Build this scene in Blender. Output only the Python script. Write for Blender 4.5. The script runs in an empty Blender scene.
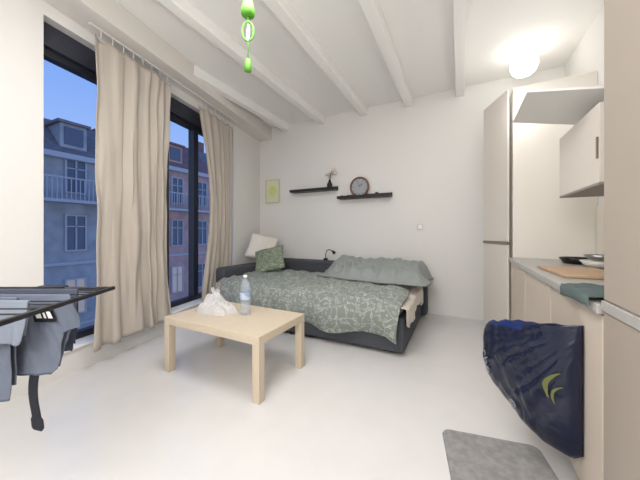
import bpy, math, random
from mathutils import Vector, Matrix, noise
random.seed(4)
S=bpy.context.scene
COL=S.collection
S.view_settings.view_transform='Standard'

# ---------------------------------------------------------------- helpers
def lin(c):
    r=[]
    for v in c:
        v=v/255.0
        r.append(v/12.92 if v<=0.04045 else ((v+0.055)/1.055)**2.4)
    return (r[0],r[1],r[2],1)
def mat(name,col,rough=0.6,bump=0.0,scale=30,var=0.0,metal=0.0,emit=0.0,alpha=1,trans=0.0,col2=None,stretch=None,sheen=0,bd=0.01):
    m=bpy.data.materials.new(name); m.use_nodes=True
    nt=m.node_tree; b=nt.nodes['Principled BSDF']
    b.inputs['Base Color'].default_value=lin(col)
    b.inputs['Roughness'].default_value=rough
    b.inputs['Metallic'].default_value=metal
    if emit:
        b.inputs['Emission Color'].default_value=lin(col); b.inputs['Emission Strength'].default_value=emit
    if bump or var or col2:
        tc=nt.nodes.new('ShaderNodeTexCoord'); n=nt.nodes.new('ShaderNodeTexNoise')
        n.inputs['Scale'].default_value=scale; n.inputs['Detail'].default_value=5
        if stretch:
            mp=nt.nodes.new('ShaderNodeMapping'); mp.inputs['Scale'].default_value=stretch
            nt.links.new(tc.outputs['Object'],mp.inputs[0]); nt.links.new(mp.outputs[0],n.inputs['Vector'])
        else: nt.links.new(tc.outputs['Object'],n.inputs['Vector'])
        if bump:
            bp=nt.nodes.new('ShaderNodeBump'); bp.inputs['Strength'].default_value=bump; bp.inputs['Distance'].default_value=bd
            nt.links.new(n.outputs['Fac'],bp.inputs['Height']); nt.links.new(bp.outputs[0],b.inputs['Normal'])
        if var or col2:
            cr=nt.nodes.new('ShaderNodeValToRGB')
            c=lin(col); d=lin(col2) if col2 else tuple(x*(1-var) for x in c[:3])+(1,)
            cr.color_ramp.elements[0].position=0.35; cr.color_ramp.elements[1].position=0.65
            cr.color_ramp.elements[0].color=d; cr.color_ramp.elements[1].color=c
            nt.links.new(n.outputs['Fac'],cr.inputs[0]); nt.links.new(cr.outputs[0],b.inputs['Base Color'])
    return m
def info(o,label=None,cat=None,kind=None,group=None):
    if label: o["label"]=label
    if cat: o["category"]=cat
    if kind: o["kind"]=kind
    if group: o["group"]=group
    return o
def mk(name,verts,faces,mats,smooth=False,idx=None,origin=None):
    vs=[Vector(v) for v in verts]
    if origin is None:
        xs=[v.x for v in vs]; ys=[v.y for v in vs]; zs=[v.z for v in vs]
        origin=Vector(((min(xs)+max(xs))/2,(min(ys)+max(ys))/2,min(zs)))
    origin=Vector(origin)
    me=bpy.data.meshes.new(name)
    me.from_pydata([v-origin for v in vs],[],faces)
    if not isinstance(mats,(list,tuple)): mats=[mats]
    for m in mats: me.materials.append(m)
    if idx:
        for p,i in zip(me.polygons,idx): p.material_index=i
    if smooth:
        for p in me.polygons: p.use_smooth=True
    me.validate(); me.update()
    import bmesh
    bm=bmesh.new(); bm.from_mesh(me); bmesh.ops.recalc_face_normals(bm,faces=bm.faces); bm.to_mesh(me); bm.free()
    o=bpy.data.objects.new(name,me); o.location=origin; COL.objects.link(o)
    return o
def empty(name,loc):
    o=bpy.data.objects.new(name,None); o.location=loc; o.empty_display_size=0.05; COL.objects.link(o); return o
def attach(c,p):
    base=Vector((0,0,0)); q=p
    while q is not None:
        base+=q.location; q=q.parent
    c.location=Vector(c.location)-base
    c.parent=p
    return c
BF=[(0,1,2,3),(4,7,6,5),(0,4,5,1),(1,5,6,2),(2,6,7,3),(3,7,4,0)]
def boxv(x0,x1,y0,y1,z0,z1):
    return [(x0,y0,z0),(x1,y0,z0),(x1,y1,z0),(x0,y1,z0),(x0,y0,z1),(x1,y0,z1),(x1,y1,z1),(x0,y1,z1)]
def bevel(o,w,seg=3):
    if w:
        m=o.modifiers.new('bevel','BEVEL'); m.width=w; m.segments=seg; m.limit_method='ANGLE'
        for p in o.data.polygons: p.use_smooth=True
        o.modifiers.new('wn','WEIGHTED_NORMAL')
    return o
def box(name,x0,x1,y0,y1,z0,z1,m,bv=0,seg=3):
    return bevel(mk(name,boxv(x0,x1,y0,y1,z0,z1),BF,m),bv,seg)
def multi(name,vlists,m,bv=0,idx=None):
    V=[];F=[];I=[]
    for k,vl in enumerate(vlists):
        b=len(V); V+=vl; F+=[tuple(i+b for i in f) for f in BF]; I+=[(idx[k] if idx else 0)]*6
    return bevel(mk(name,V,F,m,idx=I),bv)
def tube(name,pts,r,m,n=8,closed=False,rs=None):
    pts=[Vector(p) for p in pts]; V=[];F=[];N=len(pts)
    prev=None
    for i,p in enumerate(pts):
        if closed: t=pts[(i+1)%N]-pts[i-1]
        else: t=pts[min(i+1,N-1)]-pts[max(i-1,0)]
        t.normalize()
        if prev is None:
            up=Vector((0,0,1)) if abs(t.z)<0.9 else Vector((1,0,0))
            a=t.cross(up).normalized()
        else:
            a=(prev-t*prev.dot(t)).normalized()
        prev=a; b=t.cross(a); rr=rs[i] if rs else r
        for k in range(n):
            an=2*math.pi*k/n; V.append(p+a*math.cos(an)*rr+b*math.sin(an)*rr)
    R=N if closed else N-1
    for i in range(R):
        j=(i+1)%N
        for k in range(n):
            F.append((i*n+k,i*n+(k+1)%n,j*n+(k+1)%n,j*n+k))
    if not closed:
        F.append(tuple(range(n))); F.append(tuple(range((N-1)*n,N*n)))
    return mk(name,V,F,m,smooth=True)
def lathe(name,prof,c,m,n=28,idx=None,cap=True):
    V=[];F=[];I=[]
    for (r,z) in prof:
        for k in range(n):
            a=2*math.pi*k/n; V.append((c[0]+r*math.cos(a),c[1]+r*math.sin(a),c[2]+z))
    for i in range(len(prof)-1):
        for k in range(n):
            F.append((i*n+k,i*n+(k+1)%n,(i+1)*n+(k+1)%n,(i+1)*n+k)); I.append(idx[i] if idx else 0)
    if cap:
        F.append(tuple(range(n))); I.append(I[0]); F.append(tuple(range((len(prof)-1)*n,len(prof)*n))); I.append(I[-2])
    return mk(name,V,F,m,smooth=True,idx=I)
def fbm(x,y,z=0,s=1.0):
    return noise.noise(Vector((x*s,y*s,z)))+0.5*noise.noise(Vector((x*s*2.1,y*s*2.1,z+7)))+0.25*noise.noise(Vector((x*s*4.3,y*s*4.3,z+3)))
def ridge(x,y,z=0,s=1.0):
    return 1-abs(noise.noise(Vector((x*s,y*s,z))))*2.2
def grid(name,nu,nv,fn,m,thick=0.0,idxf=None,off=-1,sub=0):
    V=[];F=[];I=[]
    for j in range(nv+1):
        for i in range(nu+1):
            V.append(fn(i/nu,j/nv))
    for j in range(nv):
        for i in range(nu):
            a=j*(nu+1)+i; F.append((a,a+1,a+nu+2,a+nu+1)); I.append(idxf((i+.5)/nu,(j+.5)/nv) if idxf else 0)
    o=mk(name,V,F,m,smooth=True,idx=I)
    if thick:
        sd=o.modifiers.new('solid','SOLIDIFY'); sd.thickness=thick; sd.offset=off
    return o
def cushion(name,w,h,t,m,loc,rot,n=22,seed=0,puff=1.0):
    V=[];F=[]
    for side in (1,-1):
        for j in range(n+1):
            for i in range(n+1):
                u=i/n*2-1; v=j/n*2-1
                k=max(0,(1-abs(u)**2.6))*max(0,(1-abs(v)**2.6))
                pin=1-0.07*(1-abs(u*v))*(max(abs(u),abs(v))**4)
                z=side*t/2*k**0.45
                z+=0.02*fbm(u*1.6+seed,v*1.6,side+seed)*k**0.3
                V.append((u*w/2*pin,v*h/2*pin,z))
    off=(n+1)**2
    for s in range(2):
        for j in range(n):
            for i in range(n):
                a=s*off+j*(n+1)+i; F.append((a,a+1,a+n+2,a+n+1))
    me=bpy.data.meshes.new(name); me.from_pydata(V,[],F); me.materials.append(m)
    import bmesh
    bm=bmesh.new(); bm.from_mesh(me); bmesh.ops.remove_doubles(bm,verts=bm.verts,dist=0.0015); bmesh.ops.recalc_face_normals(bm,faces=bm.faces); bm.to_mesh(me); bm.free()
    for p in me.polygons: p.use_smooth=True
    o=bpy.data.objects.new(name,me); o.location=loc; o.rotation_euler=[math.radians(a) for a in rot]; COL.objects.link(o)
    return o

# ---------------------------------------------------------------- materials
M_wall=mat('painted_plaster',(229,227,224),0.85,bump=0.2,scale=9)
M_ceil=mat('ceiling_paint',(246,245,242),0.85,bump=0.15,scale=20)
M_beam=mat('beam_paint',(250,249,246),0.6,bump=0.5,scale=14,stretch=(3,0.3,3))
M_floor=mat('epoxy_floor',(220,218,217),0.2,bump=0.03,scale=6,var=0.03)
M_bulk=mat('bulkhead_paint',(230,225,219),0.8)
M_dark=mat('anthracite_frame',(38,40,48),0.45)
M_shutter=mat('dark_shutter_box',(50,52,64),0.6)
M_curt=mat('linen_curtain',(184,175,165),0.95,bump=0.4,scale=260,bd=.004)
M_cab=mat('cabinet_laminate',(222,214,205),0.45)
M_cabb=mat('base_cabinet_laminate',(206,193,179),0.45)
M_cab2=mat('cabinet_laminate_grey',(166,155,144),0.5)
M_side=mat('cabinet_carcass',(232,226,217),0.6)
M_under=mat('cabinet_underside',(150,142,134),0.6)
M_gold=mat('door_rail_metal',(150,140,125),0.35,metal=0.7)
M_white=mat('white_plastic',(240,239,236),0.45)
M_black=mat('black_plastic',(17,17,20),0.5)
M_blackwood=mat('black_wood',(32,28,28),0.5,bump=0.1,scale=30)
M_work=mat('worktop_laminate',(176,174,170),0.35,var=0.08,scale=60)
M_wood=mat('pale_birch',(212,197,175),0.5,bump=0.05,scale=10,var=0.07,stretch=(1.5,14,14))
M_wood2=mat('pale_birch_leg',(212,197,175),0.5,var=0.07,scale=10,stretch=(14,14,1.5))
M_board=mat('bamboo_board',(196,164,132),0.5,var=0.15,scale=20,stretch=(2,20,20))
M_sofa=mat('charcoal_upholstery',(78,81,88),0.95,bump=0.4,scale=300,var=0.25,bd=.004)
M_mat=mat('white_sheet',(232,226,216),0.9,bump=0.2,scale=80,bd=.004)
M_grey=mat('sage_grey_cotton',(150,156,154),0.95,bump=0.2,scale=120,bd=.004)
M_cream=mat('cream_cotton',(226,220,210),0.95,bump=0.2,scale=120,bd=.004)
M_shirt=mat('grey_blue_jersey',(104,111,127),0.95,bump=0.3,scale=300,bd=.003)
M_shirt2=mat('grey_jersey',(76,83,99),0.95,bump=0.3,scale=300,bd=.003)
M_shirt3=mat('pale_grey_jersey',(126,133,147),0.95,bump=0.3,scale=300,bd=.003)
M_strap=mat('navy_strap',(22,26,38),0.7)
M_rug=mat('grey_mat',(156,154,153),0.95,bump=0.5,scale=26,col2=(136,135,135))
M_green=mat('lime_green_plastic',(96,165,52),0.45)
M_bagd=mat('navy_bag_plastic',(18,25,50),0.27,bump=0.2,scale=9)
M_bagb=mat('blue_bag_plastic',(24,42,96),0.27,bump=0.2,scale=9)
M_print=mat('printed_cream',(180,185,196),0.5)
M_lime=mat('printed_lime',(150,156,92),0.5)
M_cloth=mat('teal_grey_cloth',(84,98,98),0.95,bump=0.4,scale=90)
M_steel=mat('brushed_steel',(170,170,172),0.3,metal=0.9)
M_copper=mat('copper_rim',(120,84,70),0.4,metal=0.3)
M_face=mat('clock_face',(160,164,168),0.5)
M_ceram=mat('ceramic',(225,220,210),0.3)
M_plas=bpy.data.materials.new('clear_plastic'); M_plas.use_nodes=True
def thin(m,col,mix,rough=0.05):
    nt=m.node_tree; nt.nodes.clear()
    out=nt.nodes.new('ShaderNodeOutputMaterial'); mx=nt.nodes.new('ShaderNodeMixShader')
    tr=nt.nodes.new('ShaderNodeBsdfTransparent'); gl=nt.nodes.new('ShaderNodeBsdfPrincipled')
    tr.inputs[0].default_value=(0.97,0.98,1,1); gl.inputs['Base Color'].default_value=lin(col); gl.inputs['Roughness'].default_value=rough
    mx.inputs[0].default_value=mix
    nt.links.new(tr.outputs[0],mx.inputs[1]); nt.links.new(gl.outputs[0],mx.inputs[2]); nt.links.new(mx.outputs[0],out.inputs[0])
thin(M_plas,(200,210,224),0.30)
M_film=bpy.data.materials.new('plastic_film'); M_film.use_nodes=True; thin(M_film,(236,236,238),0.5,0.2)
M_glass=bpy.data.materials.new('window_glass'); M_glass.use_nodes=True; thin(M_glass,(30,34,44),0.03)

def leafmat(name,base,line,sc=1.0,strength=.5):
    m=bpy.data.materials.new(name); m.use_nodes=True; nt=m.node_tree; b=nt.nodes['Principled BSDF']; b.inputs['Roughness'].default_value=0.95
    L=nt.links.new
    tc=nt.nodes.new('ShaderNodeTexCoord')
    nz=nt.nodes.new('ShaderNodeTexNoise'); nz.inputs['Scale'].default_value=5*sc
    L(tc.outputs['Object'],nz.inputs['Vector'])
    mixv=nt.nodes.new('ShaderNodeMix'); mixv.data_type='VECTOR'; mixv.inputs['Factor'].default_value=0.10
    L(tc.outputs['Object'],mixv.inputs['A']); L(nz.outputs['Color'],mixv.inputs['B'])
    outs=[]
    v=nt.nodes.new('ShaderNodeTexVoronoi'); v.feature='DISTANCE_TO_EDGE'; v.inputs['Scale'].default_value=9*sc
    L(mixv.outputs['Result'],v.inputs['Vector'])
    r=nt.nodes.new('ShaderNodeMath'); r.operation='LESS_THAN'; r.inputs[1].default_value=0.020
    L(v.outputs['Distance'],r.inputs[0]); outs.append(r)
    for rot,s in ((35,(18,54,18)),(-40,(17,50,17))):
        mp=nt.nodes.new('ShaderNodeMapping'); mp.inputs['Rotation'].default_value=(0,0,math.radians(rot)); mp.inputs['Scale'].default_value=tuple(a*sc for a in s)
        L(mixv.outputs['Result'],mp.inputs[0])
        v2=nt.nodes.new('ShaderNodeTexVoronoi'); v2.inputs['Scale'].default_value=1.0
        L(mp.outputs[0],v2.inputs['Vector'])
        r2=nt.nodes.new('ShaderNodeMath'); r2.operation='COMPARE'; r2.inputs[1].default_value=0.24; r2.inputs[2].default_value=0.05
        L(v2.outputs['Distance'],r2.inputs[0]); outs.append(r2)
    mx=nt.nodes.new('ShaderNodeMath'); mx.operation='MAXIMUM'; L(outs[0].outputs[0],mx.inputs[0]); L(outs[1].outputs[0],mx.inputs[1])
    mx2=nt.nodes.new('ShaderNodeMath'); mx2.operation='MAXIMUM'; L(mx.outputs[0],mx2.inputs[0]); L(outs[2].outputs[0],mx2.inputs[1])
    fac=nt.nodes.new('ShaderNodeMath'); fac.operation='MULTIPLY'; fac.inputs[1].default_value=strength; L(mx2.outputs[0],fac.inputs[0])
    c=nt.nodes.new('ShaderNodeMix'); c.data_type='RGBA'; c.inputs['A'].default_value=lin(base); c.inputs['B'].default_value=lin(line)
    L(fac.outputs[0],c.inputs['Factor']); L(c.outputs['Result'],b.inputs['Base Color'])
    return m
M_leaf=leafmat('sage_leaf_print',(134,141,135),(216,219,214),1.1,.42)
M_leaf2=leafmat('sage_leaf_print_small',(116,128,108),(206,210,188),1.4,.55)

# ---------------------------------------------------------------- room shell
H=3.12
def W(Y,off): return (-2.62-0.195*Y+0.98*off, Y+0.19*off)
def skv(y0,y1,o0,o1,z0,z1):
    a=W(y0,o0);b=W(y0,o1);c=W(y1,o1);d=W(y1,o0)
    return [(a[0],a[1],z0),(b[0],b[1],z0),(c[0],c[1],z0),(d[0],d[1],z0),(a[0],a[1],z1),(b[0],b[1],z1),(c[0],c[1],z1),(d[0],d[1],z1)]
info(multi('wall_left',[skv(-1.4,0.9,-.25,0,0,H),skv(3.32,4.25,-.25,0,0,H),skv(0.9,3.32,-.25,0,2.8,H),skv(0.9,3.32,-.25,0,0,.2)],M_wall),kind='structure')
info(box('wall_back',-3.75,1.3,4.2,4.4,0,H,M_wall),kind='structure')
info(box('wall_right',1.1,1.3,-1.4,4.2,0,H,M_wall),kind='structure')
info(box('wall_front',-2.6,1.3,-1.6,-1.4,0,H,M_wall),kind='structure')
fl=[(-2.62,-1.6),(1.3,-1.6),(1.3,4.4),(-3.75,4.4)]
def slab(name,z0,z1,m):
    V=[(x,y,z0) for x,y in fl]+[(x,y,z1) for x,y in fl]
    return info(mk(name,V,BF,m),kind='structure')
slab('floor',-.2,0,M_floor); slab('ceiling',H,H+.2,M_ceil)
info(multi('trim_1',[skv(-1.35,4.18,0.0,.27,2.9,H)],M_bulk,0.006),kind='structure')
info(multi('trim_2',[skv(0.9,3.32,-.13,.03,.2,.225)],M_white,0.004),kind='structure')
def beam(x,y0):
    o=box('ceiling_beam',x-.052,x+.052,y0,4.2,H-.12,H,M_beam,0.006,2)
    info(o,'white painted timber ceiling beam','beam',group='white ceiling beams'); return o
for (x,y0) in [(0,-1.4),(-.67,-1.4),(-1.35,-1.4),(-2.10,-1.4),(-2.82,2.2)]:
    beam(x,y0)
def window(n,y0,y1,mull):
    w=empty('window_%d'%n,(W((y0+y1)/2,-.17)[0],W((y0+y1)/2,-.17)[1],.22)); info(w,kind='structure')
    t=.06; zt=2.62
    parts=[skv(y0,y0+t,-.2,-.12,.225,zt),skv(y1-t,y1,-.2,-.12,.225,zt),skv(y0+t,y1-t,-.2,-.12,.225,.225+t),skv(y0+t,y1-t,-.2,-.12,zt-t,zt)]
    for my in mull: parts.append(skv(my-.045,my+.045,-.2,-.11,.225+t,zt-t))
    attach(multi('window_frame',parts,M_dark,0.004),w)
    attach(multi('glass_pane',[skv(y0+t,y1-t,-.165,-.16,.225+t,zt-t)],M_glass),w)
    attach(multi('shutter_box',[skv(y0,y1,-.24,-.08,zt,2.8)],M_shutter,0.004),w)
    h=multi('window_handle',[skv(y1-.045,y1-.03,-.12,-.08,1.15,1.17),skv(y1-.045,y1-.03,-.09,-.075,1.03,1.17)],M_steel,0.003)
    attach(h,w)
window(1,.9,2.06,[1.5]); window(2,2.1,3.32,[2.62])
info(multi('trim_3',[skv(2.055,2.105,-.24,-.05,.225,2.8)],M_dark),kind='structure')

def curtain(y0f,y1f,ztop,zbot,nf,seed,label,oc=.13,am=1.0,group=None):
    root=empty('curtain',(W(y0f(0.5),oc)[0],W(y0f(.5),oc)[1],zbot))
    def fn(u,v):
        y0=y0f(v);y1=y1f(v)
        w=u+0.06*math.sin(u*7+seed)+0.030*math.sin(v*2.5+u*13+seed)
        Y=y0+(y1-y0)*u
        amp=am*(0.026+0.03*(v))*(0.45+1.1*abs(noise.noise(Vector((u*5,v*1.6,seed)))))
        f=math.sin(w*nf*2*math.pi+1.8*noise.noise(Vector((u*3,v*2.8,seed+9))))
        f=f*.65+.7*noise.noise(Vector((u*15,v*2.4,seed+2)))
        off=oc+amp*f+0.022*am*noise.noise(Vector((u*6,v*7,seed+4)))
        Y+=0.35*amp*math.cos(w*nf*4*math.pi)*0.5
        x,y=W(Y,off)
        sag=(0.035*abs(math.sin(u*nf*math.pi))+.03*abs(noise.noise(Vector((u*6,seed,0)))))*(1-v)**10
        z=ztop-sag+(zbot-ztop)*v+0.03*u*(v**8)
        return (x,y,z)
    c=grid('curtain_panel',190,60,fn,M_curt,0.003); attach(c,root)
    for i in range(8):
        yy=y0f(0)+(y1f(0)-y0f(0))*(i+.5)/8
        x,y=W(yy,oc)
        h=tube('curtain_hook',[(x,y,ztop-.03),(x+.01,y,ztop+.005),(x,y,2.885)],.003,M_white,6); attach(h,root)
    info(root,label,'curtain')
    return root
curtain(lambda v:1.165-.02*v+.02*math.sin(v*3),lambda v:1.95+.03*v-.05*math.sin(v*3),2.84,.17,5.5,1.3,'floor-length beige linen curtain hanging from ceiling rail by dark window')
curtain(lambda v:2.44+0.20*math.sin(min(1,v*1.1)*math.pi)**1.2+.08*v,lambda v:3.17-.02*v,2.82,.12,4.5,5.1,'beige linen curtain gathered beside second window near sofa bed',oc=.085,am=.55)
o=multi('curtain_rail',[skv(1.14,3.3,.095,.12,2.885,2.899)],M_bulk,0.003); info(o,'white curtain rail fixed under the window bulkhead','curtain rail')

# ---------------------------------------------------------------- exterior
M_fA=mat('grey_render_facade',(180,176,176),0.9,var=0.25,scale=1.5)
M_fB=mat('pink_brick_facade',(206,164,156),0.9,var=0.25,scale=2)
M_fC=mat('cream_facade',(180,175,165),0.9,var=0.15,scale=1.5)
M_roof=mat('slate_roof',(138,122,120),0.8,var=0.3,scale=5)
M_roof2=mat('red_tile_roof',(150,106,100),0.85,var=0.3,scale=6)
M_fw=mat('white_window_joinery',(182,178,180),0.6)
M_fg=mat('dusk_window_glass',(92,98,112),0.2)
M_lit=mat('lit_window',(200,180,165),0.5,emit=0.22)
M_street=mat('asphalt',(110,110,116),0.9,var=0.2,scale=2)
XF=-16.0
def building(y0,y1,eave,ridge,mf,mr,label,lits=(),balc=True,step=1.35):
    root=empty('apartment_building',(XF-3,(y0+y1)/2,-7)); info(root,label,'building')
    attach(box('facade',XF-6,XF,y0,y1,-7,eave,mf),root)
    z0,z1=eave,ridge
    V=[(XF-6,y0,z0),(XF+.25,y0,z0),(XF+.25,y1,z0),(XF-6,y1,z0),(XF-6,y0,z1),(XF-2.0,y0,z1),(XF-2.0,y1,z1),(XF-6,y1,z1)]
    attach(mk('mansard_roof',V,BF,mr),root)
    attach(box('cornice',XF,XF+.35,y0,y1,eave-.25,eave,M_fw,0.03),root)
    n=int((y1-y0-.6)//step)
    for fl_ in range(4):
        zb=[.34,3.0,-2.6,-5.6][fl_]
        if zb+1.6>eave: continue
        for i in range(n):
            yc=y0+(y1-y0)*(i+.5)/n
            w=.34;h=1.55 if fl_<3 else 2.2
            m=M_lit if (fl_,i) in lits else M_fg
            vl=[boxv(XF+.02,XF+.06,yc-w,yc+w,zb,zb+h)]
            ix=[1]
            for a,b,c,d in ((yc-w-.07,yc-w,zb-.07,zb+h+.07),(yc+w,yc+w+.07,zb-.07,zb+h+.07),(yc-w,yc+w,zb-.07,zb),(yc-w,yc+w,zb+h,zb+h+.07),(yc-.03,yc+.03,zb,zb+h),(yc-w,yc+w,zb+h*.68,zb+h*.68+.05)):
                vl.append(boxv(XF+.0,XF+.11,a,b,c,d)); ix.append(0)
            attach(multi('facade_window',vl,[M_fw,m],idx=ix),root)
    for i in range(max(1,n//2)):
        yc=y0+(y1-y0)*(i+.5)/max(1,n//2)
        zb=eave+.35
        vl=[boxv(XF-1.6,XF-.15,yc-.5,yc+.5,zb,zb+1.1),boxv(XF-.15,XF-.1,yc-.35,yc+.35,zb+.15,zb+.95),boxv(XF-1.7,XF+.0,yc-.62,yc+.62,zb+1.1,zb+1.22)]
        attach(multi('dormer',vl,[mf,M_fg,mr],idx=[0,1,2]),root)
    if balc:
        vl=[boxv(XF,XF+.9,y0+.4,y1-.4,2.45,2.58),boxv(XF+.84,XF+.89,y0+.4,y1-.4,3.48,3.54)]
        yy=y0+.42
        while yy<y1-.42:
            vl.append(boxv(XF+.85,XF+.88,yy,yy+.03,2.58,3.5)); yy+=.16
        attach(multi('balcony',vl,M_fw),root)
    for z in (-.35,-3.2):
        attach(box('string_course',XF,XF+.08,y0,y1,z,z+.14,M_fw),root)
    attach(box('chimney',XF-3.2,XF-2.4,y0+.5,y0+1.3,ridge-.4,ridge+.9,M_roof2),root)
building(-2.5,3.9,4.6,6.8,M_fC,M_roof,'cream terraced building with slate roof across the street',lits=((0,2),))
building(3.9,8.6,4.7,6.7,M_fA,M_roof,'grey rendered apartment building with slate mansard roof and balcony',lits=((2,1),(3,0),(3,1),(3,2)))
building(8.6,14.2,5.2,7.4,M_fB,M_roof2,'pink brick apartment building with tiled mansard roof',lits=((2,1),(3,2)),balc=True)
building(14.2,21,5.0,7.4,M_fA,M_roof,'grey terraced building at the end of the street',lits=((1,1),))
info(box('street',-40,-3.9,-20,40,-7.2,-7,M_street),'dark asphalt street below the apartment windows','street')

# ---------------------------------------------------------------- sofa bed
sofa=empty('sofa_bed',(-1.75,3.35,0)); info(sofa,'charcoal fabric sofa bed pulled out against the white wall','sofa')
attach(box('base',-2.84,-.46,2.60,3.92,.03,.36,M_sofa,0.03),sofa)
attach(box('mattress',-2.84,-.50,2.66,3.90,.36,.45,M_mat,0.04),sofa)
attach(box('backrest',-3.02,-.40,3.92,4.13,.03,.70,M_sofa,0.045),sofa)
attach(box('armrest',-3.02,-2.85,2.72,3.91,.03,.67,M_sofa,0.045),sofa)
for x in (-2.7,-.6):
    for y in (2.75,3.8):
        attach(box('foot',x-.03,x+.03,y-.03,y+.03,0,.035,M_black),sofa)
def sheet(u,v):
    x=-1.5+1.03*u; y=2.60+1.24*v
    z=.466+.008*fbm(x,y,2,6)+.012*max(0,ridge(x,y*.5,3,9))*(1 if u>.75 else 0)
    if u>.9:
        t=(u-.9)/.1
        x=-.440+.020*fbm(y,u,1,8); z=.468-t*(.19+.05*math.sin(y*7)+.02*math.sin(y*19))
    return (x,y,z)
info(grid('bed_sheet',70,80,sheet,M_mat,.004,off=1),'white fitted sheet showing at the end of the sofa bed','sheet')
def duvet(u,v):
    x=-2.82+2.34*u
    yb=3.72
    fold=0.28
    drop=.325+.025*math.sin(x*4)+.02*math.sin(x*9)
    if v<fold:
        t=v/fold
        z=.50-drop*(1-t)
        y=2.56-.035*math.sin(t*math.pi)+.028*math.sin(x*13+1.8*math.sin(x*3))*(1-t)
        z+=0.012*fbm(x,t,0,6)
    else:
        t=(v-fold)/(1-fold)
        y=2.56+(yb-2.56)*t
        z=.50+.03*(1-math.exp(-t*9))+.022*fbm(x*1.0,y,3,3.2)+.020*max(0,ridge(x*.8+y*.3,y-x*.4,1,5))+.013*max(0,ridge(x,y,4,11))
    x+= -.04*(u**6)*(1-v) + .08*(u**5)*v*(math.sin(v*5))
    if u>.95: z-=.04*((u-.95)/.05)
    z=max(z,.12)
    return (x,y,z)
d=grid('duvet',180,120,duvet,M_leaf,.020,off=1); info(d,'sage green duvet with white leaf print spread over sofa bed','duvet')
def heap(u,v):
    x=-1.76+1.42*u+.04*math.sin(v*7)+.02*noise.noise(Vector((v*4,1,1))); y=3.22+.74*v-.08*math.sin(u*3.0)*(1-v)+.12*(1-u)*(1-v)+.03*fbm(u*3,v*2,5,1.3)
    e=min(1,u*7)*min(1,(1-u)*10)*min(1,v*4)*min(1,(1-v)*9+.45)
    e=e*e*(3-2*e)
    prof=.16*(v**1.1)
    z=.56+e*(prof+.028*fbm(x,y,8,3.0)+.01)
    z+=(.040*max(0,ridge(x*.5-y*.6,y,2,4))+.032*max(0,ridge(x,y*.6+x*.3,4,7))+.014*max(0,ridge(x+y*.5,y,9,14)))*e
    z-=.03*u*v
    return (x,y,z)
hp=grid('folded_blanket',130,80,heap,M_grey,.025,off=1); info(hp,'crumpled plain sage-grey cover bunched against the backrest','blanket')
p=cushion('pillow',.48,.46,.15,M_cream,(-3.0,3.72,.90),(62,14,34),seed=1); info(p,'cream white pillow leaning in the sofa corner','pillow')
p=cushion('pillow',.48,.46,.15,M_leaf2,(-2.66,3.48,.73),(48,-14,24),seed=6); info(p,'green leaf-print pillow propped in the sofa corner','pillow')
rl=empty('reading_lamp',(-1.95,4.0,.70)); info(rl,'small black gooseneck reading lamp clamped to the backrest','lamp')
attach(box('clamp',-1.98,-1.92,4.0,4.06,.702,.735,M_black,.005),rl)
attach(tube('gooseneck',[(-1.95,4.03,.73),(-1.95,4.03,.80),(-1.92,4.01,.86),(-1.86,3.98,.88),(-1.80,3.96,.865)],.007,M_black),rl)
attach(tube('lamp_shade',[(-1.81,3.963,.865),(-1.78,3.95,.85),(-1.755,3.94,.83)],.03,M_black,12,rs=[.010,.02,.026]),rl)

# ---------------------------------------------------------------- coffee table
tb=empty('coffee_table',(-1.71,1.77,0)); info(tb,'low rectangular pale birch coffee table with square legs','coffee table')
tx0,tx1,ty0,ty1=-2.20,-1.20,1.455,2.06
attach(box('tabletop',tx0,tx1,ty0,ty1,.395,.455,M_wood,.003,2),tb)
for x in (tx0,tx1-.06):
    for y in (ty0,ty1-.06):
        attach(box('leg',x,x+.06,y,y+.06,0,.395,M_wood2,.003,2),tb)
bt=empty('water_bottle',(-1.64,1.83,.455)); info(bt,'clear plastic water bottle with pale label on coffee table','bottle')
c=(-1.64,1.81,.456)
attach(lathe('bottle_body',[(.034,0),(.043,.008),(.043,.04),(.040,.05),(.043,.06),(.043,.10),(.041,.11),(.043,.12),(.043,.20),(.041,.215),(.043,.23),(.036,.262),(.02,.295),(.014,.305),(.014,.315)],c,M_plas),bt)
attach(lathe('bottle_label',[(.0442,.13),(.0442,.19)],c,mat('blue_white_label',(205,215,230),.5,col2=(140,165,205),scale=30),cap=False),bt)
attach(lathe('bottle_cap',[(.0165,.312),(.0165,.332),(.012,.335)],c,M_white),bt)
def blob(name,c,r,m,seed,rough=.25,n=4,sharp=0):
    import bmesh
    bm=bmesh.new(); bmesh.ops.create_icosphere(bm,subdivisions=n,radius=1)
    for v in bm.verts:
        p=v.co.copy(); k=1+rough*(abs(noise.noise(p*2.2+Vector((seed,0,0))))*1.5-.4)+rough*.5*noise.noise(p*6+Vector((0,seed,0)))
        v.co=Vector((p.x*r[0]*k,p.y*r[1]*k,max(-r[2]*.8,p.z*r[2]*k)))
    me=bpy.data.meshes.new(name); bm.to_mesh(me); bm.free(); me.materials.append(m)
    for q in me.polygons: q.use_smooth=True
    o=bpy.data.objects.new(name,me); o.location=(c[0],c[1],c[2]+r[2]*.8); COL.objects.link(o); return o
pb=empty('plastic_bag',(-1.93,1.76,.456)); info(pb,'crumpled translucent white plastic bag lying on coffee table','plastic bag')
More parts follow.
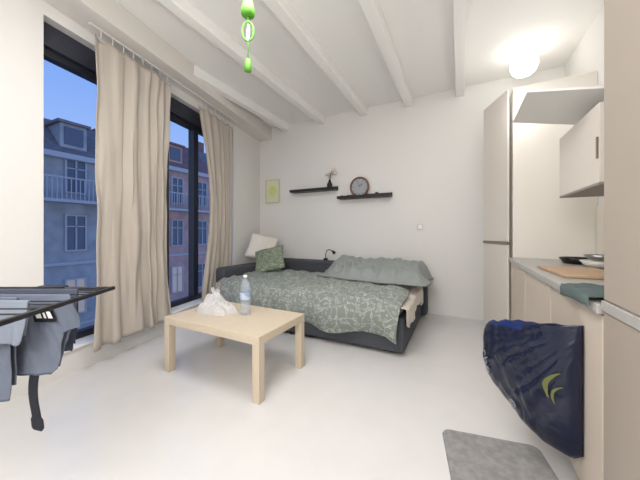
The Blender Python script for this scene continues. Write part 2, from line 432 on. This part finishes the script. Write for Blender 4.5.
def film(u,v):
    a=u*2*math.pi; r=(1-v)
    rr_=1+.20*noise.noise(Vector((math.cos(a)*1.5,math.sin(a)*1.5,2)))+.06*noise.noise(Vector((math.cos(a)*4,math.sin(a)*4,5)))
    x=.21*r*rr_*math.cos(a); y=.13*r*rr_*math.sin(a)
    g=math.exp(-((((x+.06)/.085)**2+((y-.03)/.075)**2)**1.6))
    ed=min(1,(1-r)*4)
    h=.075*(1-r**6)+.075*g+ed*(.026*noise.noise(Vector((x*13,y*13,1)))+.022*(abs(noise.noise(Vector((x*26,y*26,4))))-.2)+.010*(abs(noise.noise(Vector((x*55,y*55,6))))-.2))
    return (-1.93+x,1.76+y,.458+max(0,h))
attach(grid('bag_film',150,50,film,M_film),pb)
def ear(cx_,cy_,tw):
    def fn(u,v):
        a=(u-.5)*2
        return (cx_+.035*a*(1-.3*v)+.012*math.sin(v*4+tw),cy_+.010*math.sin(a*5+tw)+.02*v*math.sin(tw),.575+.075*v-.02*a*a*v)
    return grid('bag_handle',14,10,fn,M_film)
attach(ear(-2.02,1.80,.6),pb); attach(ear(-1.96,1.79,2.2),pb)
o=tube('wooden_spoon',[(-2.12,1.96,.46),(-2.11,1.97,.60),(-2.10,1.98,.67)],.006,mat('rose_wood',(150,110,100),.6),8); info(o,'thin rose-brown stick standing beside the plastic bag','stick')

# ---------------------------------------------------------------- wall decor
pf=empty('framed_picture',(-3.11,4.19,1.68)); info(pf,'pale framed print with a lime circle on back wall','picture')
attach(multi('picture_frame',[boxv(-3.29,-2.97,4.175,4.2,1.70,1.715),boxv(-3.29,-2.97,4.175,4.2,2.12,2.135),boxv(-3.29,-3.275,4.175,4.2,1.715,2.12),boxv(-2.985,-2.97,4.175,4.2,1.715,2.12)],mat('pale_frame',(205,198,160),.5)),pf)
attach(box('print',-3.275,-2.985,4.185,4.199,1.715,2.12,mat('print_paper',(222,226,196),.8)),pf)
cv=[(-3.13+.09*math.cos(a*math.pi/16),4.183,1.93+.09*math.sin(a*math.pi/16)) for a in range(32)]
attach(mk('printed_circle',cv,[tuple(range(32))],mat('lime_ink',(206,218,140),.8)),pf)
def shelf(x0,x1,z,label):
    o=multi('wall_shelf',[boxv(x0,x1,4.04,4.2,z-.02,z),boxv(x0,x1,4.04,4.052,z,z+.022),boxv(x0,x1,4.188,4.2,z,z+.05)],M_blackwood,.002)
    info(o,label,'shelf',group='black picture ledges'); return o
shelf(-2.66,-1.80,1.87,'black wooden picture ledge holding a vase'); shelf(-1.76,-.91,1.71,'black wooden picture ledge holding a round clock')
vz=empty('flower_vase',(-1.92,4.12,1.87)); info(vz,'small dark vase with white blossoms on black ledge','vase')
vx=-1.92
attach(lathe('vase',[(.03,0),(.045,.03),(.045,.08),(.02,.12),(.018,.15)],(vx,4.12,1.871),M_black),vz)
M_stem=mat('stem_green',(90,100,70),.8); M_petal=mat('petal_white',(225,215,208),.8)
for i,(dx,dy,dz) in enumerate([(.02,0,.27),(.07,-.02,.30),(-.05,0,.25),(.10,.0,.25),(.05,.02,.33)]):
    attach(tube('stem',[(vx,4.12,2.01),(vx+dx*.4,4.12+dy,2.01+(dz-.13)*.6),(vx+dx,4.12+dy,1.87+dz)],.003,M_stem,5),vz)
    b=blob('blossom',(vx+dx,4.12+dy,1.87+dz-.02),(.03,.026,.026),M_petal,i*3.1,.5,3); attach(b,vz)
ck=empty('clock',(-1.45,4.12,1.71)); info(ck,'round clock with copper rim leaning on black ledge','clock')
R=.155; cx,cy,cz=-1.41,4.13,1.71+R+.005
ring=[(cx+R*.93*math.cos(a*math.pi/24),cy,cz+R*.93*math.sin(a*math.pi/24)) for a in range(48)]
attach(tube('clock_rim',ring,.015,M_copper,10,closed=True),ck)
fv=[(cx+.14*math.cos(a*math.pi/24),cy+.002,cz+.14*math.sin(a*math.pi/24)) for a in range(48)]
fb=[(x,y+.02,z) for x,y,z in fv]
attach(mk('clock_face',fv+fb,[tuple(range(48)),tuple(range(48,96))]+[(i,(i+1)%48,48+(i+1)%48,48+i) for i in range(48)],M_face),ck)
attach(tube('clock_hand',[(cx,cy-.004,cz),(cx+.05,cy-.004,cz+.05)],.004,M_black,5),ck)
attach(tube('clock_hand',[(cx,cy-.006,cz),(cx-.03,cy-.006,cz+.09)],.003,M_black,5),ck)
for i in range(12):
    a=i*math.pi/6
    attach(tube('hour_mark',[(cx+.105*math.cos(a),cy,cz+.105*math.sin(a)),(cx+.125*math.cos(a),cy,cz+.125*math.sin(a))],.003,M_black,4),ck)
o=blob('small_bowl',(-1.65,4.12,1.711),(.035,.03,.028),M_ceram,9,.15,3); info(o,'tiny pale pebble-like dish on black ledge','dish')
o=lathe('candle_jar',[(.022,0),(.025,.01),(.025,.05),(.02,.055)],(-1.13,4.12,1.711),M_black); info(o,'small dark jar at the end of black ledge','jar')
sw=empty('wall_switch',(-.52,4.19,1.21)); info(sw,'white plastic light switch on back wall','switch')
attach(box('switch_plate',-.555,-.475,4.185,4.2,1.19,1.28,mat('switch_plastic',(205,204,200),.4),.004),sw)
attach(box('rocker',-.54,-.49,4.18,4.186,1.205,1.265,M_white,.003),sw)

# ---------------------------------------------------------------- kitchen
X0=.45
tc=empty('tall_cabinet',(.78,3.75,0)); info(tc,'tall cream laminate cabinet with door ajar by back wall','cabinet')
attach(box('cabinet_body',X0+.02,1.098,3.32,4.198,.0,2.60,M_side,.003),tc)
def quad_door(name,z0,z1,m,parent,th=.02):
    a=Vector((.445,3.34,0)); b=Vector((.265,3.78,0)); d=(b-a).normalized(); n=Vector((-d.y,d.x,0))
    pts=[a,b,b+n*th,a+n*th]
    V=[(p.x,p.y,z0) for p in pts]+[(p.x,p.y,z1) for p in pts]
    o=bevel(mk(name,V,BF,m),.006,3); attach(o,parent); return o
quad_door('door',.08,1.03,M_cab,tc); quad_door('door',1.06,2.60,M_cab,tc)
quad_door('door_rail',1.03,1.06,M_gold,tc,.03)
for i,(y0,y1) in enumerate([(2.63,3.30),(1.95,2.62),(1.32,1.94)]):
    cb=empty('base_cabinet',(.78,(y0+y1)/2,0)); info(cb,'cream laminate kitchen base cabinet under worktop','cabinet',group='kitchen base cabinets')
    attach(box('cabinet_body',X0+.02,1.098,y0,y1,.10,.868,M_side),cb)
    attach(box('plinth',X0+.06,1.09,y0,y1,0,.10,M_cab2),cb)
    dr=box('door',X0,X0+.02,y0+.004,y1-.004,.11,.862,M_cabb,.002); attach(dr,cb)
info(box('worktop',X0-.02,1.098,1.31,3.31,.87,.905,M_work,.003),'pale grey laminate kitchen worktop over the base cabinets','worktop')
o=box('backsplash',1.085,1.099,1.31,3.31,.906,1.40,mat('backsplash_paint',(234,226,214),.5)); info(o,'cream backsplash panel behind the worktop','backsplash')
th=empty('fridge_cabinet',(.78,.5,0)); info(th,'tall taupe laminate fridge cabinet beside the worktop','cabinet')
attach(box('cabinet_body',X0+.02,1.098,-.2,1.302,0,2.5,M_cab2),th)
attach(box('door',X0-.005,X0+.018,-.195,1.30,.925,2.5,M_cab2,.003),th)
attach(box('door',X0-.005,X0+.018,-.195,1.30,.10,.885,M_cab2,.003),th)
attach(box('door_rail',X0-.012,X0+.018,-.195,1.30,.888,.922,M_work,.002),th)
wc=empty('wall_cabinet',(.88,2.15,1.4)); info(wc,'cream wall cabinet with raised flap door above','cabinet')
wx=.62
attach(box('cabinet_body',wx+.02,1.098,1.86,2.478,1.41,1.81,M_side,.002),wc)
attach(box('cabinet_front',wx,wx+.02,1.86,2.478,1.41,1.81,M_cab,.002),wc)
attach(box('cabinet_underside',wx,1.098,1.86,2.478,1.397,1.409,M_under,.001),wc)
V=[(.83,1.90,1.862),(.83,2.46,1.862),(.34,2.42,1.955),(.34,1.93,1.955)]
attach(mk('flap_door',[(x,y,z) for x,y,z in V]+[(x+.003,y,z+.012) for x,y,z in V],BF,M_white),wc)
attach(multi('flap_hinge',[boxv(wx-.01,wx,1.865,1.873,1.53,1.64)],M_gold,.002),wc)
cb=box('cutting_board',.50,.80,1.98,2.44,.906,.926,M_board,.006); cb.rotation_euler=(0,0,.06); info(cb,'rectangular bamboo cutting board on the worktop','cutting board')
def bowl(x,y,z,r,m,label,h=.06):
    o=lathe('bowl',[(r*.45,0),(r*.8,h*.4),(r,h),(r*.95,h),(r*.75,h*.45),(r*.3,h*.12)],(x,y,z),m); info(o,label,'bowl'); return o
bowl(.88,2.62,.906,.11,M_ceram,'cream ceramic bowl standing on the worktop',.05)
bowl(.88,2.62,.958,.09,M_steel,'steel bowl stacked in ceramic bowl on worktop',.04)
pn=empty('frying_pan',(.80,2.90,.906)); info(pn,'dark frying pan with long handle on the worktop','pan')
attach(lathe('pan_body',[(.10,0),(.13,.045),(.125,.045),(.095,.008)],(.86,2.93,.906),M_black),pn)
attach(tube('pan_handle',[(.80,2.82,.945),(.74,2.72,.955),(.70,2.66,.96)],.009,M_black),pn)
def towel(u,v):
    y=1.33+.30*u+.014*math.sin(v*6)
    if v<.12:
        t=v/.12; x=X0-.032-.004*math.sin(u*9); z=.895+.02*t - .02*u*(1-t)
    else:
        t=(v-.12)/.88; x=X0-.032+.24*t+.02*math.sin(u*5)*t; z=.915+.014*abs(fbm(x,y,3,14))+.006*math.sin(t*3)
    return (x,y,z)
o=grid('tea_towel',24,24,towel,M_cloth,.006,off=1); info(o,'teal-grey tea towel lying flat along the worktop edge','towel')

# shopping bag
bg=empty('shopping_bag',(.29,1.72,.2)); info(bg,'stuffed glossy navy plastic shopping bag hanging on cabinet front','bag')
def interp(t,pts):
    for (a,b),(c,d) in zip(pts,pts[1:]):
        if t<=c: return b+(d-b)*(t-a)/(c-a)
    return pts[-1][1]
topz=[(0,.55),(.03,.62),(.12,.675),(.27,.71),(.45,.755),(.54,.78)]
botz=[(0,.45),(.03,.39),(.1,.325),(.2,.26),(.3,.215),(.4,.195),(.5,.21),(.54,.25)]
E=Vector((.555,-.832,0)); Nn=Vector((-.832,-.555,0)); O=Vector((.146,1.925,0))
def bagf(side):
    def fn(u,v):
        s=.54*u; zt=interp(s,topz); zb=interp(s,botz); z=zb+(zt-zb)*v
        k=(1-abs(2*u-1)**3)*(1-(1-v)**6)*(1-.6*v**5)
        k=max(k,0)**.55
        d=(.11*k if side>0 else -.01*k)
        ang=math.atan2(.80-z,.60-s); rad=math.hypot(.80-z,.60-s)
        cr=k*(.012*fbm(s*6,z*6,side*3,1.0)+.036*(abs(noise.noise(Vector((ang*6,rad*3,2+side))))-.2)+.014*(abs(noise.noise(Vector((s*12+z*5,z*12,5+side))))-.2)+.004*(abs(noise.noise(Vector((s*30,z*24+s*10,8))))-.2))
        p=O+E*s+Nn*(d+cr*side)
        return (p.x,p.y,z+.012*noise.noise(Vector((s*16,1,1)))*v)
    return fn
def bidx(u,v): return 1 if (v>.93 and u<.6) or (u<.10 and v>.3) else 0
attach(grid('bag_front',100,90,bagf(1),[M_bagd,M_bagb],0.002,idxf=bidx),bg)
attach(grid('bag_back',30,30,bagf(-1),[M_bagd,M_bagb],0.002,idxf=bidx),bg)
hk=tube('wall_hook',[(.452,1.49,.775),(.438,1.49,.775),(.432,1.49,.765),(.430,1.49,.775)],.003,M_steel,6); info(hk,'small metal hook on the cabinet front','hook')
def bagtext(txt,u,v,size,rot,m,lift=.010):
    cu=bpy.data.curves.new('lettering','FONT'); cu.body=txt; cu.size=size; cu.extrude=.001; cu.align_x='CENTER'; cu.align_y='CENTER'
    o=bpy.data.objects.new('tmp',cu); COL.objects.link(o)
    dg=bpy.context.evaluated_depsgraph_get(); me=bpy.data.meshes.new_from_object(o.evaluated_get(dg)); bpy.data.objects.remove(o)
    import bmesh
    bm=bmesh.new(); bm.from_mesh(me); bmesh.ops.triangulate(bm,faces=bm.faces)
    for _ in range(2): bmesh.ops.subdivide_edges(bm,edges=[e for e in bm.edges if e.calc_length()>size*.08],cuts=1,use_grid_fill=False); bmesh.ops.triangulate(bm,faces=bm.faces)
    bm.to_mesh(me); bm.free()
    f=bagf(1); ca,sa=math.cos(rot),math.sin(rot)
    for vt in me.vertices:
        x=vt.co.x*ca-vt.co.y*sa; y=vt.co.x*sa+vt.co.y*ca
        uu=min(.985,max(.015,u+x/.54)); s=.54*uu; zt=interp(s,topz); zb=interp(s,botz)
        uc=u*.54; zc=interp(uc,botz)+(interp(uc,topz)-interp(uc,botz))*v
        vv=min(.98,max(.02,((zc+y)-zb)/(zt-zb)))
        p=Vector(f(uu,vv))+Nn*lift
        vt.co=p
    me.materials.clear(); me.materials.append(m)
    org=me.vertices[0].co.copy()
    for vt in me.vertices: vt.co-=org
    q=bpy.data.objects.new('lettering',me); q.location=org; COL.objects.link(q); attach(q,bg)
bagtext('che',.24,.40,.085,-1.0,M_print)
bagtext('O',.56,.22,.05,.3,M_print); bagtext('=',.56,.22,.05,.3,M_print)
bagtext('(',.88,.58,.13,-.3,M_lime)
bagtext('(',.91,.50,.09,-.3,M_lime)

def rr(x0,x1,y0,y1,r,z,n=6):
    out=[]
    for cx_,cy_,a0 in ((x1-r,y0+r,-90),(x1-r,y1-r,0),(x0+r,y1-r,90),(x0+r,y0+r,180)):
        for i in range(n+1):
            a=math.radians(a0+90*i/n); out.append((cx_+r*math.cos(a),cy_+r*math.sin(a),z))
    return out
a=rr(-.24,.24,-.44,.44,.04,.001); b=rr(-.235,.235,-.435,.435,.04,.014); n=len(a)
o=mk('floor_mat',a+b,[tuple(range(n)),tuple(range(n,2*n))]+[(i,(i+1)%n,n+(i+1)%n,n+i) for i in range(n)],M_rug); o.location=(.215,1.37,.001); o.rotation_euler=(0,0,math.radians(10)); info(o,'grey textured rectangular floor mat in front of kitchen','mat')

# ---------------------------------------------------------------- drying rack
T=Vector((-1.13,.55,0)); A=Vector((.543,-.84,0)); B=Vector((-.887,-.461,0)); ZR=.955
def R_(a_,b_,z): p=T+A*a_+B*b_; return (p.x,p.y,z)
dk=empty('drying_rack',R_(.27,.6,0)); info(dk,'black folding laundry drying rack by the window','drying rack')
attach(tube('frame_rail',[R_(0,0,ZR),R_(0,1.2,ZR)],.006,M_black),dk)
attach(tube('frame_rail',[R_(.55,0,ZR),R_(.55,1.2,ZR)],.006,M_black),dk)
def flat(name,a0,a1,b0,b1,z0,z1):
    V=[R_(a0,b0,z0),R_(a1,b0,z0),R_(a1,b1,z0),R_(a0,b1,z0),R_(a0,b0,z1),R_(a1,b0,z1),R_(a1,b1,z1),R_(a0,b1,z1)]
    o=bevel(mk(name,V,BF,M_black),.002,3); attach(o,dk); return o
flat('end_bar',-.008,.558,-.006,.008,ZR-.006,ZR+.006)
flat('end_bar',-.012,.562,1.19,1.214,ZR-.012,ZR+.012)
flat('cross_bar',-.012,.562,.55,.58,ZR-.012,ZR+.008)
flat('hinge_block',-.016,.02,.17,.27,ZR-.022,ZR+.008)
WA=[.035,.065,.10,.15,.19,.225,.27,.32,.37,.42,.48]
for a_ in WA:
    attach(tube('wire',[R_(a_,.005,ZR),R_(a_,1.2,ZR)],.0022,M_black,6),dk)
for a_ in (.01,.54):
    attach(tube('leg',[R_(a_,.62,ZR),R_(a_,1.15,.012)],.010,M_black),dk)
    attach(tube('leg',[R_(a_+.02 if a_<.1 else a_-.02,1.15,ZR),R_(a_+.02 if a_<.1 else a_-.02,.66,.012)],.010,M_black),dk)
def garment(a_,rows_f,rows_b,m,label,seed,name='t_shirt',fr=42):
    def surf(rows,side):
        def fn(u,v):
            k=v*(len(rows)-1); i=min(int(k),len(rows)-2); t=k-i
            z=rows[i][0]*(1-t)+rows[i+1][0]*t; b0=rows[i][1]*(1-t)+rows[i+1][1]*t; b1=rows[i][2]*(1-t)+rows[i+1][2]*t
            bb=b0+(b1-b0)*u
            dz=max(0,ZR-z)
            g=min(1,dz*7)
            sx=bb+.25*dz*noise.noise(Vector((bb*5,seed,0)))
            off=side*(.003+.006*g)+g*(.004*math.sin(sx*fr+seed)+.010*noise.noise(Vector((sx*24,z*3.5,seed)))+.008*(abs(noise.noise(Vector((sx*30+dz*8,z*8,seed+3))))-.2)+.007*noise.noise(Vector((sx*14,z*16,seed+6))))
            if v==0: off=0
            zz=z+.004+.006*(1-g)+.010*g*noise.noise(Vector((bb*14,seed,1)))
            return R_(a_+off,bb,zz)
        return fn
    root=empty(name,R_(a_,.2,min(r[0] for r in rows_f))); info(root,label,'clothing')
    attach(grid('front_panel',130,80,surf(rows_f,1),m,.002,idxf=(lambda u,v:1 if v>.965 else 0)),root)
    attach(grid('back_panel',60,44,surf(rows_b,-1),m,.002),root)
    return root,surf(rows_f,1)
s1,f1=garment(.15,[(.957,.035,.5),(.945,.03,.5),(.92,.018,.5),(.89,.0,.5),(.862,-.005,.5),(.855,.03,.5),(.845,.052,.5),(.80,.06,.5),(.76,.064,.5),(.73,.075,.5),(.715,.09,.5)],
   [(.957,.035,.5),(.87,.03,.5),(.80,.06,.5),(.73,.08,.5)],[M_shirt,M_shirt2],'damp grey-blue t-shirt hung over the drying rack',1.0)
s4,f4=garment(.19,[(.957,.155,.6),(.93,.16,.6),(.80,.165,.6),(.70,.168,.6),(.662,.175,.6)],
   [(.957,.155,.6),(.86,.16,.6),(.70,.17,.6)],[M_shirt,M_shirt2],'long dark grey t-shirt hung beside the lighter one on the rack',8.3)
s2,f2=garment(.225,[(.957,.09,.6),(.92,.092,.6),(.88,.095,.6),(.85,.10,.6),(.838,.105,.6)],
   [(.957,.09,.6),(.86,.10,.6)],[M_shirt3,M_shirt],'pale grey t-shirt folded over a wire of the drying rack',3.3)
s3,f3=garment(.065,[(.957,.075,.55),(.90,.075,.55),(.82,.08,.55),(.76,.085,.55),(.75,.09,.55)],
   [(.957,.075,.55),(.84,.08,.55),(.77,.09,.55)],[M_shirt2,M_shirt],'dark blue-grey t-shirt hanging behind on the drying rack',6.1)
pp=[Vector(f1(u,v))+A*.008 for u,v in ((.13,.20),(.26,.20),(.26,.34),(.13,.34))]
attach(mk('label_patch',pp,[(0,1,2,3)],M_black),s1)
V=[];F=[]
for k,(u0,u1) in enumerate(((.145,.170),(.18,.195),(.21,.24))):
    for q in ((u0,.235),(u1,.235),(u1,.30),(u0,.30)): V.append(Vector(f1(*q))+A*.012)
    F.append(tuple(range(4*k,4*k+4)))
attach(mk('printed_mark',V,F,M_white),s1)
def strap(u,v):
    z=.745-.205*v; w=.013+.005*(1 if v>.82 else 0)-.006*(1 if v>.96 else 0)
    return R_(.15+.006*math.sin(v*5),.140+.005*math.sin(v*3.2)+(u-.5)*2*w,z+.006*(u-.5))
o=grid('strap',6,24,strap,M_strap,.004); info(o,'dark navy strap dangling below the hung t-shirt','strap')

# ---------------------------------------------------------------- pendants / lamps
gp=empty('pendant_cord_light',(-1.38,1.55,2.33)); info(gp,'lime green hanging cord light with looped cable','lamp')
gx,gy=-1.38,1.55
attach(tube('cord',[(gx,gy,3.12),(gx,gy,2.87)],.005,M_green,6),gp)
attach(lathe('socket_cup',[(.012,.13),(.03,.115),(.05,.03),(.048,0),(.03,-.01)],(gx,gy,2.745),M_green),gp)
attach(lathe('ceiling_rose',[(.04,0),(.05,.03),(.05,.04)],(gx,gy,3.08),M_green),gp)
ring=[(gx+.036*math.cos(a*math.pi/12),gy+.02*math.cos(a*math.pi/12),2.625+.07*math.sin(a*math.pi/12)) for a in range(24)]
attach(tube('cable_loop',ring,.007,M_green,8,closed=True),gp)
ring=[(gx+.026*math.cos(a*math.pi/12),gy-.018*math.cos(a*math.pi/12),2.61+.055*math.sin(a*math.pi/12)) for a in range(24)]
attach(tube('cable_loop',ring,.006,M_white,8,closed=True),gp)
attach(tube('cord',[(gx,gy,2.745),(gx,gy,2.68),(gx+.003,gy,2.55),(gx,gy,2.42)],.004,M_green,6),gp)
attach(lathe('bulb_holder',[(.01,.09),(.022,.08),(.026,.03),(.026,0),(.01,-.005)],(gx,gy,2.335),M_green),gp)

M_bulb=mat('glowing_bulb',(255,252,246),0.5,emit=5.5)
cl=empty('ceiling_lamp',(.62,3.72,2.9)); info(cl,'bright white globe lamp on the ceiling above kitchen','lamp')
attach(lathe('lamp_base',[(.05,.03),(.05,.0),(.012,-.005),(.012,-.06)],(.61,3.62,3.09),M_white),cl)
g=blob('globe',(.61,3.62,2.85),(.125,.125,.125),M_bulb,0,0.0,4); attach(g,cl)
def point(name,loc,e,col,r=.1):
    l=bpy.data.lights.new(name,'POINT'); l.energy=e; l.color=col; l.shadow_soft_size=r
    o=bpy.data.objects.new(name,l); o.location=loc; COL.objects.link(o); return o
point('lamp_light',(.45,3.1,2.35),5,(1,.98,.96),.15)
point('room_fill',(-.3,-.6,1.9),98,(1,.988,.975),.35)  # fill added behind the camera to brighten ceiling and walls, no fixture
l=bpy.data.lights.new('overhead_fill_disk','AREA'); l.shape='DISK'; l.size=1.1; l.energy=35; l.color=(1,.988,.975)  # unseen fill disk added below the ceiling, no panel lamp there
o=bpy.data.objects.new('overhead_fill_disk',l); o.location=(-1.0,1.2,2.97); COL.objects.link(o)

w=bpy.data.worlds.new('World'); S.world=w; w.use_nodes=True; nt=w.node_tree
bg_=nt.nodes['Background']; tc_=nt.nodes.new('ShaderNodeTexCoord'); sp=nt.nodes.new('ShaderNodeSeparateXYZ'); cr=nt.nodes.new('ShaderNodeValToRGB')
cr.color_ramp.elements[0].position=0.0; cr.color_ramp.elements[0].color=lin((132,150,182))
cr.color_ramp.elements[1].position=0.6; cr.color_ramp.elements[1].color=lin((66,108,172))
nt.links.new(tc_.outputs['Generated'],sp.inputs[0]); nt.links.new(sp.outputs['Z'],cr.inputs[0]); nt.links.new(cr.outputs[0],bg_.inputs[0]); bg_.inputs[1].default_value=2.3

cam=bpy.data.cameras.new('camera'); cam.lens=36*275/640; cam.sensor_width=36; cam.shift_y=-8/640; cam.clip_start=.02
co=bpy.data.objects.new('camera',cam); co.location=(0,0,1.16); co.rotation_euler=(math.radians(90),0,math.radians(27)); COL.objects.link(co)
S.camera=co
